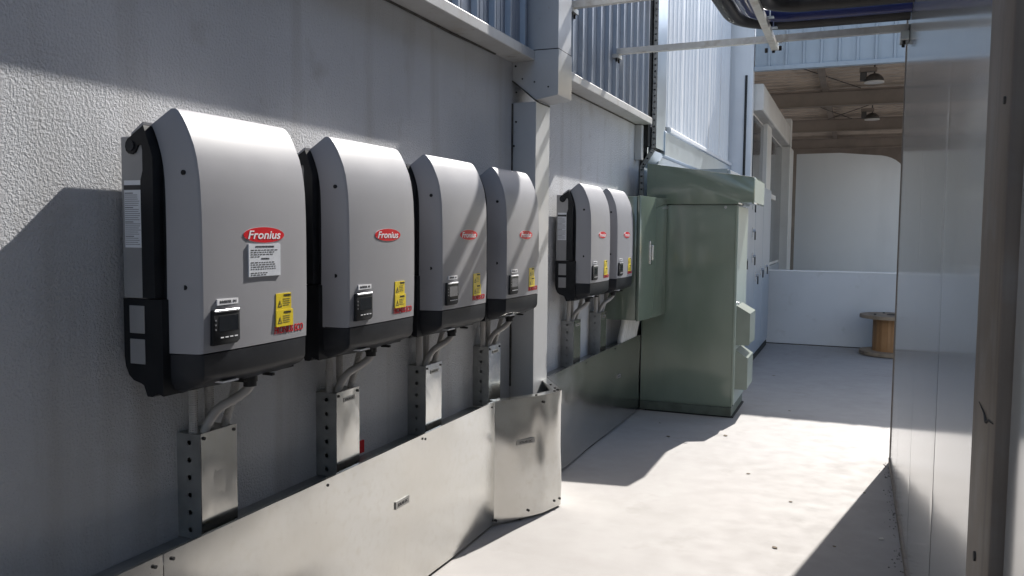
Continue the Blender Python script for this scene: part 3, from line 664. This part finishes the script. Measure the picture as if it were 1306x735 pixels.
# ------------------------------------------------------------------ right hand panel wall
rw = thing('panel_wall', 'tall glossy grey wall of cool room panels along the right side', 'wall', (2.06, 3.9, 0))
ys = [1.936, 2.945, 4.02, 5.085, 5.865]
H = 4.0
for a, b in zip(ys, ys[1:]):
    def pf(u, v, a=a, b=b):
        e = .0007*sn(u*2.2+a*3, v*3)
        edge = .0008 if (u < .001 or u > .999) else 0
        return (2.02 + e + edge, a+.003+(b-a-.006)*u, .03+(H-.03)*v)
    MB().grid(pf, 24, 26).box(2.024,2.10,a+.0025,b-.0025,.031,H-.001).build('panel', 'panelwall', rw, angle=50)
B('base_channel', 'jamb', rw, 2.010, 2.10, 1.94, 5.866, .002, .035, bev=.002)
B('end_cap', 'jamb', rw, 2.014, 2.105, 5.866, 5.885, .002, H, bev=.002)
jb = thing('door_jamb', 'dusty brown grey jamb post in the right hand wall beside the camera', 'jamb', (2.04, 1.9, 0))
B('post', 'jamb', jb, 2.000, 2.09, 1.648, 1.932, .002, H, bev=.006, seg=2)
MB().tube([(1.999,1.66,1.150),(1.9985,1.71,1.146),(1.9985,1.735,1.138),(1.9985,1.765,1.148),(1.999,1.84,1.156)], [.0008,.0016,.0034,.0016,.0006], 6).build('crack', 'dark', jb)
MB().cyl((2.0005,1.80,.86),(-.004,0,0),.010,8).build('screw', 'grime', jb); MB().cyl((2.0005,1.70,1.72),(-.004,0,0),.007,8).build('screw', 'grime', jb)
B('gap_seal', 'dark', jb, 2.03, 2.09, 1.626, 1.647, .002, H)
nw = thing('near_panel_wall', 'grey panel wall to the right of the brown jamb, closest to the camera', 'wall', (2.06, 0, 0))
for a, b in ((.60,1.628),(-.5,.597),(-1.6,-.503),(-2.7,-1.603),(-3.8,-2.703),(-6.0,-3.803)):
    MB().box(2.02,2.10,a,b-.003,.01,H,bev=.003).build('panel', 'panelwall', nw)
tag(MB().box(2.104,6.0,5.79,5.87,0,H).build('return_wall', 'panelwall'), 'grey return wall behind the far end of the glossy panel wall', 'wall')
# dirt collected along the foot of the wall
dm = MB()
for k in range(150):
    y = random.uniform(2.4, 5.85); x = 2.008 - abs(random.gauss(0, .022)); s = random.uniform(.002, .007)
    a = random.uniform(0, 6.3); dm.add([(x+s*math.cos(a+q*2.1), y+1.6*s*math.sin(a+q*2.1), .001) for q in range(3)]+[(x, y, .001+s*.7)], [(0,1,3),(1,2,3),(2,0,3)])
tag(dm.build('grit', 'stone'), 'fine grit gathered along the foot of the right wall', kind='stuff')

# ------------------------------------------------------------------ canopy building at the far end
cy = 11.72
cn = thing('canopy_building', 'open fronted building at the far end with blue ribbed fascia and brown roof', 'building', (3, 16, 0))
def fas(x0, x1):
    out = []; x = x0; 
    while x < x1-.01:
        out += [(x, cy), (x+.165, cy), (x+.172, cy-.026), (x+.198, cy-.026), (x+.205, cy)]; x += .218
    out.append((x1, cy)); n = len(out)
    return MB().add([(p[0],p[1],z) for z in (3.72,4.40) for p in out], [(i,i+1,n+i+1,n+i) for i in range(n-1)]).build('fascia_sheet', 'clad_blue', cn, angle=15, recalc=False)
for k in range(6): fas(.43+k*1.09, .43+(k+1)*1.09)
B('fascia_trim', 'clad_blue', cn, .425, 7.0, cy-.045, cy+.05, 3.66, 3.718, bev=.003)
B('fascia_backing', 'steel_br', cn, .43, 7.0, cy+.03, cy+.06, 3.72, 4.39)
out = []; y = cy+.08
while y < 25.5:
    out += [(y, 3.985), (y+.16, 3.985), (y+.18, 4.045), (y+.26, 4.045), (y+.28, 3.985)]; y += .30
n = len(out)
MB().add([(x, p[0], p[1]) for x in (-3, 6) for p in out], [(i,i+1,n+i+1,n+i) for i in range(n-1)]).build('roof_sheet', 'roofdk', cn, angle=15)
B('roof_top', 'clad', cn, -3, 6, cy+.07, 25.6, 4.06, 4.10)
for yb in (15.3, 19.0, 22.8):
    m = MB(); m.box(-3,6,yb-.07,yb+.07,3.66,3.675); m.box(-3,6,yb-.07,yb+.07,3.905,3.92); m.box(-3,6,yb-.006,yb+.006,3.675,3.905); m.box(-3,6,yb-.03,yb-.006,3.68,3.9); m.build('roof_beam', 'steel_br', cn)
for x in (-.3, 1.15, 3.0, 4.6): B('purlin', 'steel_br', cn, x, x+.10, cy+.08, 25, 3.90, 3.984)
for p, q in (((.75,12.6,3.92),(1.75,15.2,3.93)), ((1.15,18.8,3.9),(2.6,15.4,3.9)), ((.6,15.5,3.9),(1.6,18.9,3.9))): MB().tube([p,q], .007, 6).build('tie_rod', 'dark', cn)
B('rear_wall', 'steel_br', cn, -3, 6, 25.0, 25.2, 0, 4.0)
MB().prism([(.30,3.16),(.53,3.16),(.545,3.175),(.545,3.50),(.53,3.515),(.30,3.515)], 'y', 11.83, 16.62, bev=.004).build('eave_box_beam', 'ivory', cn)
B('bracket_post', 'ivory', cn, .38, .56, 16.63, 17.0, 3.15, 3.66, bev=.004)
B('column', 'ivory', cn, .34, .56, 16.64, 17.55, 0, 3.14, bev=.004)
for i, (a, b) in enumerate(((11.84,13.22),(13.95,16.62))):
    B('window', 'ivory', cn, .37, .40, a, b, .95, 3.15); B('pane', 'glass', cn, .40, .42, a+.05, b-.05, 1.0, 3.10)
B('mullion', 'ivory', cn, .36, .47, 13.24, 13.93, 0, 3.155, bev=.004)
B('sill_wall', 'clad', cn, .30, .42, 11.83, 16.6, 0, .94)
B('pane', 'glass', cn, .40, .44, 17.6, 18.45, 0, 3.4)
B('mid_lintel', 'ivory', cn, .42, .475, 13.95, 14.9, 2.05, 2.13)
def lamp(x, y, label):
    r = thing('hanging_lamp', label, 'lamp', (x, y, 3.6), 'dome lamps under the canopy roof')
    prof = [(.03,3.775),(.06,3.765),(.10,3.735),(.125,3.70),(.132,3.66)]
    vs = []; fs = []; K = 20
    for rr, z in prof: vs += [(x+rr*math.cos(2*math.pi*k/K), y+rr*math.sin(2*math.pi*k/K), z) for k in range(K)]
    for i in range(len(prof)-1): fs += [(i*K+k, i*K+(k+1)%K, (i+1)*K+(k+1)%K, (i+1)*K+k) for k in range(K)]
    fs.append(tuple(range(K))); MB().add(vs, fs).build('shade', 'lampm', r, recalc=False)
    MB().cyl((x,y,3.645),(0,0,.016),.134,20).build('rim', 'lampw', r)
    MB().box(x-.19,x-.10,y-.06,y+.06,3.68,3.80,bev=.01).build('gear_box', 'lampm', r); MB().cyl((x,y,3.77),(0,0,.21),.012,8).build('stem', 'lampm', r)
    B('mount_rail', 'steel_br', r, x-.20, x+.03, y-.05, y+.05, 3.80, 3.86)
lamp(1.93, 13.05, 'grey dome lamp under the canopy roof, the nearer one')
lamp(1.97, 17.2, 'grey dome lamp under the canopy roof, the smaller farther one')
# white rounded panel behind, low panel in front
rc = [(.52,.02),(3.4,.02),(3.4,2.3)]
pp = [(.56,.0),(2.62,.0),(2.62,2.60)]
for k in range(9): a = math.pi/2*k/8; pp.append((2.62-.55+.55*math.cos(a), 2.72+.38*math.sin(a)))
pp += [(1.4,3.165),(.56,3.16)]
tag(MB().prism(pp, 'y', 18.5, 18.75, bev=.01).build('white_partition', 'whitep'), 'large plain white panel with a rounded top corner under the canopy', 'partition')
lw = thing('low_panel', 'low scuffed pale blue panel closing the far end behind the reel', 'low wall', (1.9, 11.75, 0))
B('panel', 'lowwall', lw, .60, 3.4, 11.70, 11.80, .012, .985, bev=.003); B('cap', 'whitep', lw, .60, 3.4, 11.695, 11.806, .986, 1.0, bev=.002)
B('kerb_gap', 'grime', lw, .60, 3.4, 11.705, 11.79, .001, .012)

# ------------------------------------------------------------------ cable reel
cr_ = thing('cable_reel', 'brown wooden cable reel standing on end by the low panel', 'cable reel', (2.20, 11.22, 0))
X, Yc = 2.20, 11.22
MB().tube([(X,Yc,.01),(X,Yc,.055)], .355, 40).build('flange', 'wood', cr_)
MB().tube([(X,Yc,.46),(X,Yc,.50)], .36, 40).build('flange', 'wood', cr_)
m = MB()
for k in range(18):
    a0 = 2*math.pi*k/18; a1 = 2*math.pi*(k+.985)/18
    MB().prism([(X+.185*math.cos(a0),Yc+.185*math.sin(a0)),(X+.185*math.cos(a1),Yc+.185*math.sin(a1)),(X+.205*math.cos(a1),Yc+.205*math.sin(a1)),(X+.205*math.cos(a0),Yc+.205*math.sin(a0))], 'z', .055, .46).build('stave', 'ply', cr_)
MB().cyl((X,Yc,.055),(0,0,.404),.184,24).build('core', 'ply', cr_)
MB().cyl((X,Yc,.5),(0,0,.006),.05,16).build('hub', 'dark', cr_)
for k in range(4): a = k*1.57+.4; MB().cyl((X+.2*math.cos(a),Yc+.2*math.sin(a),.5),(0,0,.012),.014,8).build('bolt', 'dark', cr_)

# ------------------------------------------------------------------ litter on the concrete
def leaf(x, y, s, label, m='leaf'):
    s *= .65
    a = random.uniform(0, 6.3); pts = []
    for t, wd in ((0,0),(.25,.28),(.55,.36),(.8,.2),(1,0)):
        for sd in ((1,-1) if wd else (1,)): pts.append((s*(t-.5), s*wd*sd, .003+s*.10*abs(t-.5)+s*.05*wd))
    f = [(0,1,2),(1,3,4,2),(3,5,6,4),(5,7,6)]
    c, q = math.cos(a), math.sin(a); top = [(x+p[0]*c-p[1]*q, y+p[0]*q+p[1]*c, p[2]) for p in pts]
    n = len(top); tag(MB().add(top+[(p[0],p[1],p[2]-.0015) for p in top], f+[tuple(i+n for i in reversed(g)) for g in f]).build('leaf', m), label, 'leaf' if m == 'leaf' else 'litter', 'scraps on the concrete')
leaf(.93, 6.15, .065, 'dark dry leaf on the sunlit concrete near the green cabinet')
leaf(.55, 5.95, .05, 'dry leaf at the shadow edge before the green cabinet')
leaf(1.20, 5.22, .04, 'small dark leaf in the middle of the sunlit concrete')
leaf(1.48, 4.76, .035, 'small dark leaf on sunlit concrete close to the right wall shadow')
leaf(1.46, 4.02, .05, 'dark leaf nearest the camera on the sunlit concrete')
leaf(1.72, 4.15, .03, 'tiny dry leaf inside the shadow of the right wall')
leaf(1.93, 4.35, .05, 'pale scrap in the shadow by the right wall', 'butt')
leaf(1.86, 5.1, .03, 'tiny dark leaf in the shadow near the far end of the right wall')
leaf(.40, 6.35, .03, 'tiny dark leaf in the shadow of the green cabinet')
leaf(1.02, 9.0, .05, 'dark leaf on the shaded concrete beyond the green cabinet')
leaf(1.30, 7.25, .04, 'dark leaf at the edge of the canopy shadow')
